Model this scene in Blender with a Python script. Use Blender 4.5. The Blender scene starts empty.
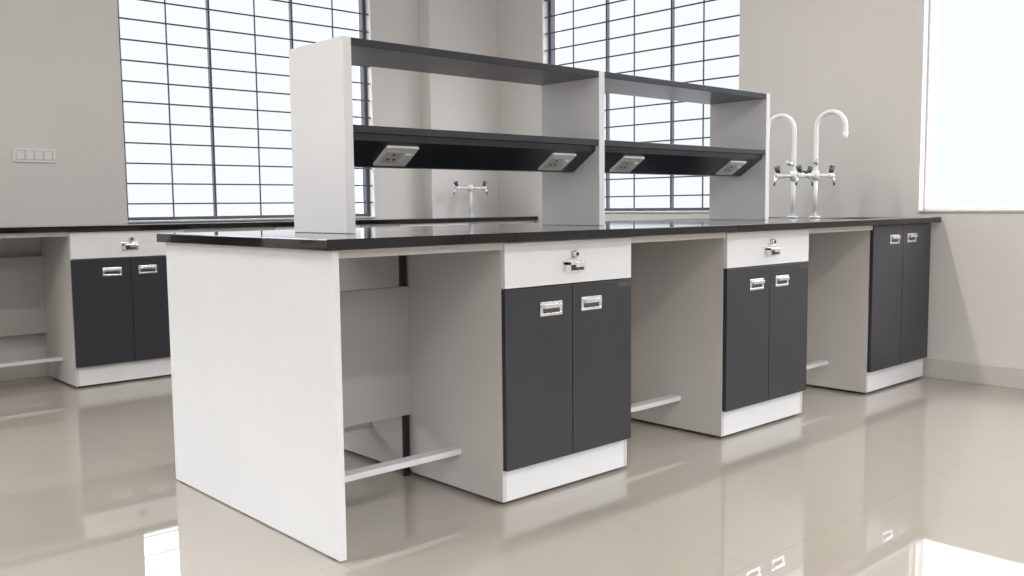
import bpy, math
from mathutils import Matrix, Vector
import bmesh
scene=bpy.context.scene
# ------------------------------------------------ parameters
XW=3.8746; YW=3.776; XL=-3.4; YF=-4.2; ZC=3.15
D=1.109; ZU=.87; ZT=.90
# ------------------------------------------------ materials
def mat(name,col,rough=.5,metal=0,spec=.5,noise=0,nscale=8,bump=0,coat=0):
    m=bpy.data.materials.new(name);m.use_nodes=True;nt=m.node_tree;b=nt.nodes['Principled BSDF']
    b.inputs['Base Color'].default_value=(*col,1);b.inputs['Roughness'].default_value=rough
    b.inputs['Metallic'].default_value=metal;b.inputs['Specular IOR Level'].default_value=spec
    b.inputs['Coat Weight'].default_value=coat
    if noise or bump:
        tc=nt.nodes.new('ShaderNodeTexCoord');n=nt.nodes.new('ShaderNodeTexNoise');n.inputs['Scale'].default_value=nscale;n.inputs['Detail'].default_value=4
        nt.links.new(tc.outputs['Object'],n.inputs['Vector'])
        if noise:
            r=nt.nodes.new('ShaderNodeValToRGB')
            r.color_ramp.elements[0].position=.3;r.color_ramp.elements[1].position=.7
            r.color_ramp.elements[0].color=(*[c*(1-noise) for c in col],1);r.color_ramp.elements[1].color=(*[min(1,c*(1+noise)) for c in col],1)
            nt.links.new(n.outputs['Fac'],r.inputs['Fac']);nt.links.new(r.outputs['Color'],b.inputs['Base Color'])
        if bump:
            bp=nt.nodes.new('ShaderNodeBump');bp.inputs['Strength'].default_value=bump;bp.inputs['Distance'].default_value=.005
            nt.links.new(n.outputs['Fac'],bp.inputs['Height']);nt.links.new(bp.outputs['Normal'],b.inputs['Normal'])
    return m
M_wall=mat('wall_paint',(.72,.695,.67),.75,noise=.02,nscale=1.5,bump=.05)
M_ceil=mat('ceiling_paint',(.8,.8,.79),.8,noise=.02)
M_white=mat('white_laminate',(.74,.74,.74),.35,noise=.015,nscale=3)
M_upr=mat('white_rack_laminate',(.86,.86,.87),.35,noise=.015,nscale=3)
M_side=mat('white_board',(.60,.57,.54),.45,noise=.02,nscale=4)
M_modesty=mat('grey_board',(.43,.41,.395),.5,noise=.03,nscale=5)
M_door=mat('charcoal_laminate',(.029,.030,.037),.32,noise=.08,nscale=6)
M_granite=mat('black_granite',(.008,.008,.009),.05,spec=.4,noise=.35,nscale=160)
M_shelf=mat('dark_shelf_laminate',(.026,.027,.033),.3,noise=.08,nscale=6)
M_chrome=mat('brushed_steel',(.85,.85,.85),.22,1,noise=.04,nscale=40)
M_recess=mat('handle_recess',(.12,.12,.125),.35,.8,noise=.05)
M_plast=mat('white_plastic',(.8,.8,.79),.3,noise=.01)
M_tap=mat('white_epoxy',(.85,.86,.87),.2,noise=.01)
M_black=mat('black_plastic',(.02,.02,.02),.4,noise=.1)
M_frame=mat('window_grille_steel',(.07,.075,.09),.5,noise=.1)
M_frame3=mat('white_window_frame',(.85,.85,.85),.4,noise=.02)
M_base=mat('skirting_tile',(.60,.57,.54),.2,noise=.04,nscale=5)
M_sill=mat('sill_stone',(.6,.59,.58),.3,noise=.06,nscale=20)
def floor_mat():
    m=bpy.data.materials.new('vitrified_tile');m.use_nodes=True;nt=m.node_tree;b=nt.nodes['Principled BSDF']
    tc=nt.nodes.new('ShaderNodeTexCoord');br=nt.nodes.new('ShaderNodeTexBrick')
    br.offset=0;br.inputs['Scale'].default_value=1
    br.inputs['Brick Width'].default_value=.8;br.inputs['Row Height'].default_value=.8;br.inputs['Mortar Size'].default_value=.0012
    br.inputs['Color1'].default_value=(.415,.372,.32,1);br.inputs['Color2'].default_value=(.42,.378,.325,1);br.inputs['Mortar'].default_value=(.33,.295,.25,1)
    nt.links.new(tc.outputs['Object'],br.inputs['Vector'])
    n=nt.nodes.new('ShaderNodeTexNoise');n.inputs['Scale'].default_value=2.5;n.inputs['Detail'].default_value=6
    nt.links.new(tc.outputs['Object'],n.inputs['Vector'])
    mx=nt.nodes.new('ShaderNodeMix');mx.data_type='RGBA';mx.blend_type='MULTIPLY';mx.inputs[0].default_value=.08
    nt.links.new(br.outputs['Color'],mx.inputs[6]);nt.links.new(n.outputs['Color'],mx.inputs[7]);nt.links.new(mx.outputs[2],b.inputs['Base Color'])
    b.inputs['Roughness'].default_value=.03;b.inputs['Specular IOR Level'].default_value=1.0
    return m
M_floor=floor_mat()
# ------------------------------------------------ helpers
def link(o,parent=None):
    scene.collection.objects.link(o)
    if parent: o.parent=parent
    return o
def empty(name,loc=(0,0,0)):
    e=bpy.data.objects.new(name,None);e.location=loc;e.empty_display_size=.1;scene.collection.objects.link(e);return e
def addbox(bm,b,T=None):
    x0,x1,y0,y1,z0,z1=b
    vs=[bm.verts.new(Vector((x,y,z)) if T is None else T@Vector((x,y,z))) for z in(z0,z1) for x,y in((x0,y0),(x1,y0),(x1,y1),(x0,y1))]
    for f in((3,2,1,0),(4,5,6,7),(0,1,5,4),(1,2,6,5),(2,3,7,6),(3,0,4,7)): bm.faces.new([vs[i] for i in f])
def boxes(name,bs,m,parent=None,bevel=.0015,T=None):
    bm=bmesh.new()
    for b in bs: addbox(bm,b,T)
    bmesh.ops.recalc_face_normals(bm,faces=bm.faces)
    me=bpy.data.meshes.new(name);bm.to_mesh(me);bm.free();me.materials.append(m)
    o=bpy.data.objects.new(name,me);link(o,parent)
    if bevel:
        md=o.modifiers.new('bevel','BEVEL');md.width=bevel;md.segments=2;md.limit_method='ANGLE'
    return o
def prism(name,pts,x0,x1,m,parent=None,x0b=None):
    """extrude (y,z) polygon along x"""
    bm=bmesh.new();a=[bm.verts.new((x0 if x0b is None else x0b[i],y,z)) for i,(y,z) in enumerate(pts)];b=[bm.verts.new((x1,y,z)) for y,z in pts]
    n=len(pts);bm.faces.new(a);bm.faces.new(b[::-1])
    for i in range(n): bm.faces.new((a[i],a[(i+1)%n],b[(i+1)%n],b[i]))
    bmesh.ops.recalc_face_normals(bm,faces=bm.faces)
    me=bpy.data.meshes.new(name);bm.to_mesh(me);bm.free();me.materials.append(m)
    return link(bpy.data.objects.new(name,me),parent)
def tube(name,pts,r,m,parent=None,smooth=True,cap=True):
    cu=bpy.data.curves.new(name,'CURVE');cu.dimensions='3D';cu.bevel_depth=r;cu.bevel_resolution=5;cu.use_fill_caps=cap
    s=cu.splines.new('POLY');s.points.add(len(pts)-1)
    for i,p in enumerate(pts): s.points[i].co=(*p,1)
    s.use_smooth=smooth
    cu.materials.append(m);return link(bpy.data.objects.new(name,cu),parent)
def cyl(name,p0,p1,r,m,parent=None,r2=None,seg=28):
    p0=Vector(p0);p1=Vector(p1);d=p1-p0;bm=bmesh.new()
    bmesh.ops.create_cone(bm,cap_ends=True,segments=seg,radius1=r,radius2=r if r2 is None else r2,depth=d.length)
    q=d.to_track_quat('Z','Y');bmesh.ops.transform(bm,matrix=Matrix.Translation((p0+p1)/2)@q.to_matrix().to_4x4(),verts=bm.verts)
    for f in bm.faces: f.smooth=len(f.verts)==4
    me=bpy.data.meshes.new(name);bm.to_mesh(me);bm.free();me.materials.append(m)
    return link(bpy.data.objects.new(name,me),parent)
# ------------------------------------------------ room shell
boxes('floor',[(XL-.2,XW+.2,YF-.2,YW+.2,-.1,0)],M_floor,bevel=0)
boxes('ceiling',[(XL-.2,XW+.2,YF-.2,YW+.2,ZC,ZC+.1)],M_ceil,bevel=0)
W=.2;WZ0=.925;WZ1=2.75
def wall_x(name,y0,y1,xa,xb,wins):
    bs=[];c=xa
    for a,b,z0,z1 in sorted(wins):
        bs.append((c,a,y0,y1,0,ZC));bs.append((a,b,y0,y1,0,z0));bs.append((a,b,y0,y1,z1,ZC));c=b
    bs.append((c,xb,y0,y1,0,ZC));return boxes(name,bs,M_wall,bevel=0)
def wall_y(name,x0,x1,ya,yb,wins):
    bs=[];c=ya
    for a,b,z0,z1 in sorted(wins):
        bs.append((x0,x1,c,a,0,ZC))
        if z0>0: bs.append((x0,x1,a,b,0,z0))
        bs.append((x0,x1,a,b,z1,ZC));c=b
    bs.append((x0,x1,c,yb,0,ZC));return boxes(name,bs,M_wall,bevel=0)
w1=(.853,2.72);w2=(1.30,3.10);w3=(-1.75,.115)
wall_x('wall_back',YW,YW+W,XL-.2,XW+.2,[(w1[0],w1[1],.903,WZ1),(-2.6,-.75,.903,WZ1)])
wall_y('wall_right',XW,XW+W,YF,YW,[(w2[0],w2[1],WZ0,WZ1),(w3[0],w3[1],WZ0,WZ1),(-3.8,-2.6,WZ0,WZ1)])
wall_x('wall_front',YF-W,YF,XL-.2,XW+.2,[(-2.8,-.6,WZ0,WZ1),(.6,2.8,WZ0,WZ1)])
wall_y('wall_left',XL-W,XL,YF,YW,[(-1.2,0.0,0,2.1),(.7,2.7,WZ0,WZ1),(-3.7,-1.9,WZ0,WZ1)])
boxes('corner_column_1',[(3.17,XW-.001,YW-.14,YW-.001,0,ZC-.001)],M_wall,bevel=0)  # full-height column projecting in the back right corner
boxes('baseboard_right',[(XW-.012,XW-.001,YF+.02,YW-.15,0,.105)],M_base)
boxes('baseboard_back',[(XL+.02,3.16,YW-.012,YW-.001,0,.105)],M_base)
boxes('baseboard_left',[(XL+.001,XL+.012,.02,YW-.02,0,.105),(XL+.001,XL+.012,YF+.02,-1.22,0,.105)],M_base)
boxes('baseboard_front',[(XL+.02,XW-.02,YF+.001,YF+.012,0,.105)],M_base)
dd=empty('door_1',(XL-.1,-.6,0))
def loc(o,p):
    o.matrix_parent_inverse=Matrix.Translation(-Vector(p)); return o
for o in (boxes('leaf',[(XL-.12,XL-.08,-1.15,-.05,.005,2.05)],M_side,dd),
          boxes('frame',[(XL-.15,XL-.02,-1.199,-1.15,0,2.099),(XL-.15,XL-.02,-.05,-.001,0,2.099),(XL-.15,XL-.02,-1.15,-.05,2.05,2.099)],M_frame3,dd),
          cyl('handle',(XL-.08,-.14,1.0),(XL-.03,-.14,1.0),.02,M_chrome,dd)): loc(o,dd.location)
# windows
def window(n,axis,a,b,pos,grille=True,fm=M_frame,outward=1,z0=WZ0,th=.0045,nv=(1,3,5),f=.03):
    e=empty('window_%d'%n)
    z1=WZ1
    def B(u0,u1,v0,v1,zz0,zz1):
        v0,v1=sorted((pos+outward*v0,pos+outward*v1))
        return (u0,u1,v0,v1,zz0,zz1) if axis=='x' else (v0,v1,u0,u1,zz0,zz1)
    F=[B(a+.001,a+f,.06,.11,z0+.013,z1-.001),B(b-f,b-.001,.06,.11,z0+.013,z1-.001),B(a+f,b-f,.06,.11,z0+.013,z0+.035),B(a+f,b-f,.06,.11,z1-f,z1-.001)]
    if grille:
        for k in(1,2):
            u=a+(b-a)*k/3;F.append(B(u-.007,u+.007,.07,.10,z0+.035,z1-f))
    boxes('frame',F,fm,e)
    boxes('sill',[B(a+.002,b-.002,-.012,.19,z0+.0005,z0+.012)],M_sill,e)
    if grille:
        G=[]
        z=z0+.12
        while z<z1-.06:
            G.append(B(a+.002,b-.002,.02,.029,z-th,z+th));z+=.128
        for k in nv:
            u=a+(b-a)*k/6;G.append(B(u-.004,u+.004,.029,.036,z0+.013,z1-.002))
        boxes('grille',G,M_frame,e,bevel=0)
window(1,'x',*w1,YW,z0=.903);window(2,'y',*w2,XW);window(3,'y',*w3,XW,grille=False,fm=M_frame3,f=.012)
window(4,'x',-2.6,-.75,YW,z0=.903);window(5,'y',-3.8,-2.6,XW,grille=False,fm=M_frame3)
window(6,'x',-2.8,-.6,YF,outward=-1);window(7,'x',.6,2.8,YF,outward=-1)  # unseen front-wall windows, added to let in light behind the camera
window(8,'y',.7,2.7,XL,outward=-1,grille=False);window(9,'y',-3.7,-1.9,XL,outward=-1,grille=False)  # unseen left-wall windows, added to brighten faces turned that way
# ------------------------------------------------ cabinet parts
def handle(p,x,z,yf,T,w=.105,h=.048):
    bs=[(x-w/2,x+w/2,yf-.004,yf,z+h*.22,z+h/2),(x-w/2,x+w/2,yf-.004,yf,z-h/2,z-h*.30),
        (x-w/2,x-w*.38,yf-.004,yf,z-h*.30,z+h*.22),(x+w*.38,x+w/2,yf-.004,yf,z-h*.30,z+h*.22),
        (x-w*.40,x+w*.40,yf-.015,yf-.004,z+h*.05,z+h*.34)]
    boxes('handle',bs,M_chrome,p,.0012,T)
    boxes('handle_pocket',[(x-w*.38,x+w*.38,yf-.0015,yf,z-h*.30,z+h*.22)],M_recess,p,0,T)
def latch(p,x,z,yf,T):
    s=1.3
    def b(x0,x1,y0,y1,z0,z1): return (x+s*x0,x+s*x1,yf-y0,yf-y1,z+s*z0,z+s*z1)
    bs=[b(-.036,.036,.003,0,-.022,.014),b(-.03,.03,.026,.003,-.002,.006),b(-.03,-.024,.026,.003,-.018,.006),b(.024,.03,.026,.003,-.018,.006),b(-.006,.03,.028,.024,-.008,.004)]
    boxes('drawer_pull',bs,M_chrome,p,.001,T)
    boxes('pull_pocket',[b(-.022,.022,.0045,.003,-.018,-.003)],M_recess,p,0,T)
    c=Vector((x+.008,yf,z+.034));d=Vector((x+.008,yf-.018,z+.034))
    cyl('lock',T@c,T@d,.013,M_chrome,p)
    cyl('lock_keyway',T@(d),T@(d+Vector((0,-.002,0))),.006,M_black,p)
def cabinet(p,x0,x1,T,drawer=True,depth=.52,yf=.025):
    t=.018;yc=yf+.02;yb=yf+depth;zd=.717
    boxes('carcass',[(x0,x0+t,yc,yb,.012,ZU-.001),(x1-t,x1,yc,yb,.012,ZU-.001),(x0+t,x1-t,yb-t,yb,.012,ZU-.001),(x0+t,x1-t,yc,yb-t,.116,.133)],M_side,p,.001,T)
    boxes('plinth',[(x0+t,x1-t,yc+.0005,yc+.018,.012,.115)],M_white,p,.0005,T)
    boxes('feet',[(a,a+.03,b,b+.03,0,.012) for a in(x0+.02,x1-.05) for b in(yc+.02,yb-.06)],M_black,p,.001,T)
    zt=ZU-.004
    if drawer:
        boxes('drawer_front',[(x0+.001,x1-.001,yf,yf+.0185,zd+.002,zt)],M_white,p,.0015,T)
        latch(p,(x0+x1)/2,.785,yf,T);top=zd-.002
    else: top=zt
    xm=(x0+x1)/2
    boxes('doors',[(x0+.001,xm-.0015,yf,yf+.0185,.12,top),(xm+.0015,x1-.001,yf,yf+.0185,.12,top)],M_door,p,.0015,T)
    boxes('door_gap',[(xm-.0015,xm+.0015,yf+.01,yf+.0185,.12,top)],M_black,p,0,T)
    handle(p,xm-.105,top-.075,yf,T);handle(p,xm+.095,top-.072,yf,T)
    boxes('name_tag',[(x1-.075,x1-.008,yf-.001,yf,top-.026,top-.010)],M_recess,p,0,T)
I=Matrix.Identity(4)
def flipT(yc):
    return Matrix.Translation((0,2*yc,0))@Matrix.Diagonal((1,-1,1,1))
# ------------------------------------------------ island bench
isl=empty('laboratory_island_bench')
c1=(.6505,1.2777);c2=(1.8848,2.5317);c3=(3.1583,3.8313)
F=flipT(D/2)
for T in(I,F):
    cabinet(isl,*c1,T);cabinet(isl,*c2,T);cabinet(isl,*c3,T,drawer=False)
boxes('end_panel',[(0,.022,0,D,0.004,ZU-.001)],M_white,isl,.002)
boxes('end_panel_feet',[(.002,.020,.03,.07,0,.004),(.002,.020,D-.07,D-.03,0,.004)],M_black,isl,0)
for T in(I,F):
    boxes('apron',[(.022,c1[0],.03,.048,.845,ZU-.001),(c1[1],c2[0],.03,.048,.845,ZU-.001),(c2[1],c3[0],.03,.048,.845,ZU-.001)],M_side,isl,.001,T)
    boxes('foot_rail',[(.022,c1[0],.255,.305,.135,.155),(c1[1],c2[0],.255,.305,.135,.155),(c2[1],c3[0],.255,.305,.135,.155)],M_white,isl,.0015,T)
boxes('modesty_panel',[(.023,c1[0]-.001,.538,.552,.23,.70),(c1[1]+.001,c2[0]-.001,.538,.552,.23,.70),(c2[1]+.001,c3[0]-.001,.538,.552,.23,.70)],M_modesty,isl,.001)
boxes('spine_posts',[(c1[0]-.028,c1[0]-.001,.5535,.562,.0,ZU-.001),(c1[1]+.001,c1[1]+.02,.5535,.562,.0,ZU-.001),(c2[0]-.028,c2[0]-.001,.5535,.562,0,ZU-.001)],M_black,isl,0)
sx0,sx1=3.24,3.56;S=[(.10,.36),(D-.36,D-.10)]
y0,y1=-.018,D+.018;ex=XW-.014
bs=[(-.025,.66,y0,y1,ZU,ZT),(.661,1.90,y0,y1,ZU,ZT),(1.901,sx0,y0,y1,ZU,ZT),(sx1,ex,y0,y1,ZU,ZT)]
yy=[y0,S[0][0],S[0][1],S[1][0],S[1][1],y1]
for k in(0,2,4): bs.append((sx0,sx1,yy[k],yy[k+1],ZU,ZT))
boxes('granite_top',bs,M_granite,isl,.0025)
for a,b in S:
    t=.006;g=.001
    boxes('sink',[(sx0+g,sx0+t,a+g,b-g,.68,ZT+.001),(sx1-t,sx1-g,a+g,b-g,.68,ZT+.001),(sx0+t,sx1-t,a+g,a+t,.68,ZT+.001),(sx0+t,sx1-t,b-t,b-g,.68,ZT+.001),(sx0+t,sx1-t,a+t,b-t,.68,.686)],M_black,isl,.001)
# ------------------------------------------------ reagent rack
rk=empty('reagent_rack')
X=[.312,1.533,2.779];t=.034;ya,yb=.410,.748;ztp=1.5307
boxes('uprights',[(x,x+t,ya,yb,ZT+.0005,ztp) for x in X],M_upr,rk,.002)
for i in(0,1):
    a=X[i]+t;b=X[i+1]
    boxes('top_shelf',[(a,b,ya+.001,yb-.001,ztp-.027,ztp-.001)],M_shelf,rk,.0015)
    boxes('middle_shelf',[(a,b,ya+.001,yb-.001,1.228,1.2525)],M_shelf,rk,.0015)
    ysl=.555;zsl=1.125
    prism('service_duct',[(ya+.02,1.2275),(ya+.025,1.205),(ysl,zsl),(ysl+.06,zsl),(ysl+.06,1.2275)],a+.001,b-.001,M_shelf,rk)
    sl=Vector((0,ysl-(ya+.025),zsl-1.205));u=sl.normalized();nrm=Vector((0,u.z,-u.y));
    if nrm.y>0: nrm=-nrm
    for xs in((X[i]+.260,X[i+1]-.163) if i==0 else (X[i]+.273,X[i+1]-.18)):
        c=Vector((xs,ya+.025,1.205))+sl*.5
        T=Matrix(((1,0,0,c.x),(0,-nrm.y,-u.y,c.y),(0,-nrm.z,-u.z,c.z),(0,0,0,1)))
        boxes('socket_plate',[(-.067,.067,-.010,0,-.053,.053)],M_plast,rk,.002,T)
        boxes('socket_switch',[(.026,.052,-.0145,-.010,-.024,.020)],M_plast,rk,.0015,T)
        boxes('socket_module',[(-.055,.015,-.0115,-.010,-.032,.030)],M_side,rk,.001,T)
        for px,pz in((-.020,.015),(-.033,-.011),(-.007,-.011)):
            cyl('socket_hole',T@Vector((px,-.0114,pz)),T@Vector((px,-.0125,pz)),.0055,M_black,rk,seg=14)
# ------------------------------------------------ laboratory taps
def lab_tap(x,y,goose=True,s=-1,h=.25):
    e=empty('laboratory_tap',(x,y,ZT))
    cyl('base_flange',(0,0,.0006),(0,0,.012),.028,M_tap,e);cyl('column',(0,0,.012),(0,0,h),.0125,M_tap,e)
    cyl('manifold',(0,0,h-.03),(0,0,h+.02),.020,M_tap,e)
    if goose:
        R=.085;top=h+.25;pts=[(0,0,h+.02),(0,0,top)]
        for k in range(1,25):
            a=math.pi*k/24;pts.append((0,s*(R-R*math.cos(a)),top+R*math.sin(a)))
        pts.append((0,s*2*R,top-.03));tube('swan_neck',pts,.0135,M_tap,e)
        cyl('outlet_nozzle',(0,s*2*R,top-.03),(0,s*2*R,top-.075),.016,M_tap,e,r2=.008)
        cyl('spindle',(0,0,h),(0,s*-.045,h+.0),.010,M_tap,e);cyl('lever_hub',(0,s*-.045,h),(0,s*-.07,h+.01),.015,M_black,e)
        cyl('upper_valve',(-.0,0,h+.05),(-.04,s*.02,h+.075),.012,M_chrome,e)
    for k in(-1,1):
        cyl('side_arm',(0,0,h-.005),(k*.105,k*-.025,h-.005),.009,M_tap,e)
        cyl('valve_body',(k*.095,k*-.022,h-.005),(k*.135,k*-.032,h-.005),.015,M_tap,e)
        cyl('valve_handle',(k*.115,k*-.026,h+.008),(k*.130,k*-.029,h+.045),.011,M_recess,e,r2=.017)
        cyl('hose_barb',(k*.132,k*-.031,h-.005),(k*.145,k*-.035,h-.06),.008,M_chrome,e,r2=.005)
    return e
lab_tap(3.37,.60,s=1,h=.24);lab_tap(3.385,.475,s=-1,h=.24)
lab_tap(3.45,3.50,goose=False,h=.235)
# ------------------------------------------------ wall bench along back wall
wb=empty('laboratory_wall_bench')
yb0=3.175;T=Matrix.Translation((0,yb0-.025+.0,0))
cab=[(-2.15,-1.51),(-.92,-.28),(.317,.957),(1.55,2.19),(2.52,3.15)]
for a,b in cab: cabinet(wb,a,b,T)
ks=[(cab[i][1],cab[i+1][0]) for i in range(len(cab)-1)]
boxes('foot_rail',[(a,b,yb0+.23,yb0+.28,.135,.155) for a,b in ks],M_white,wb,.0015)
boxes('modesty_panel',[(a,b,yb0+.50,yb0+.515,.27,.72) for a,b in ks],M_modesty,wb,.001)
boxes('apron',[(a,b,yb0+.01,yb0+.028,.845,ZU-.001) for a,b in ks]+[(3.15,XW-.014,yb0+.01,yb0+.028,.7,ZU-.001)],M_side,wb,.001)
boxes('granite_top',[(-2.4,3.168,yb0-.02,YW-.013,ZU,ZT),(3.1685,XW-.014,yb0-.02,YW-.142,ZU,ZT)],M_granite,wb,.0015)
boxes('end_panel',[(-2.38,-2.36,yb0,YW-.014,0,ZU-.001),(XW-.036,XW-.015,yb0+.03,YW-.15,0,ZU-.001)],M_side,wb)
# ------------------------------------------------ switch plate
sp=empty('wall_switch_panel',(.33,YW,1.31))
boxes('cover',[(-.12,.12,-.010,-.0005,-.042,.042)],M_plast,sp,.003)
boxes('switches',[(-.099+k*.05,-.099+k*.05+.042,-.014,-.010,-.024,.024) for k in range(4)],M_plast,sp,.002)
boxes('switch_gap',[(-.102,.102,-.0106,-.010,-.028,.028)],M_side,sp,0)
# ------------------------------------------------ fill lights added on the unseen ceiling
def cfill(x,y,P):
    e=empty('ceiling_fill_light',(x,y,ZC));boxes('fill_housing',[(-.6,.6,-.08,.08,-.05,-.001)],M_frame3,e)
    l=bpy.data.lights.new('tube','AREA');l.shape='RECTANGLE';l.size=1.15;l.size_y=.12;l.energy=P;l.color=(1,.965,.92)  # tube-shaped fill lamp, added to brighten the room interior
    o=bpy.data.objects.new('tube',l);o.location=(0,0,-.055);link(o,e)
for x,y in((-1.8,-2.6),(1.6,-2.6),(-1.8,.6),(1.6,.6)): cfill(x,y,35)
# ------------------------------------------------ world : hazy bright overcast sky, dimmer toward the horizon
w=bpy.data.worlds.new('sky');scene.world=w;w.use_nodes=True;nt=w.node_tree;bg=nt.nodes['Background']
tc=nt.nodes.new('ShaderNodeTexCoord');sx=nt.nodes.new('ShaderNodeSeparateXYZ')
mp=nt.nodes.new('ShaderNodeMapRange');mp.interpolation_type='SMOOTHSTEP'
mp.inputs['From Min'].default_value=.22;mp.inputs['From Max'].default_value=.42;mp.inputs['To Min'].default_value=1.12;mp.inputs['To Max'].default_value=9.8
nt.links.new(tc.outputs['Generated'],sx.inputs[0]);nt.links.new(sx.outputs['Z'],mp.inputs['Value']);nt.links.new(mp.outputs[0],bg.inputs[1])
bg.inputs[0].default_value=(.85,.885,.93,1)
scene.view_settings.view_transform='Standard'
# ------------------------------------------------ camera
yaw,p,r=.8258,.0884,-.0105
Fv=Vector((math.cos(yaw)*math.cos(p),math.sin(yaw)*math.cos(p),-math.sin(p)));R=Vector((math.sin(yaw),-math.cos(yaw),0));U=R.cross(Fv)
R2=R*math.cos(r)+U*math.sin(r);U2=-R*math.sin(r)+U*math.cos(r)
cd=bpy.data.cameras.new('camera');cam=bpy.data.objects.new('camera',cd);link(cam)
cd.sensor_width=36;cd.lens=924.86/1024*36;cd.clip_start=.05
m=Matrix((R2,U2,-Fv)).transposed().to_4x4();m.translation=(-1.3335,-2.1607,.9842);cam.matrix_world=m
scene.camera=cam
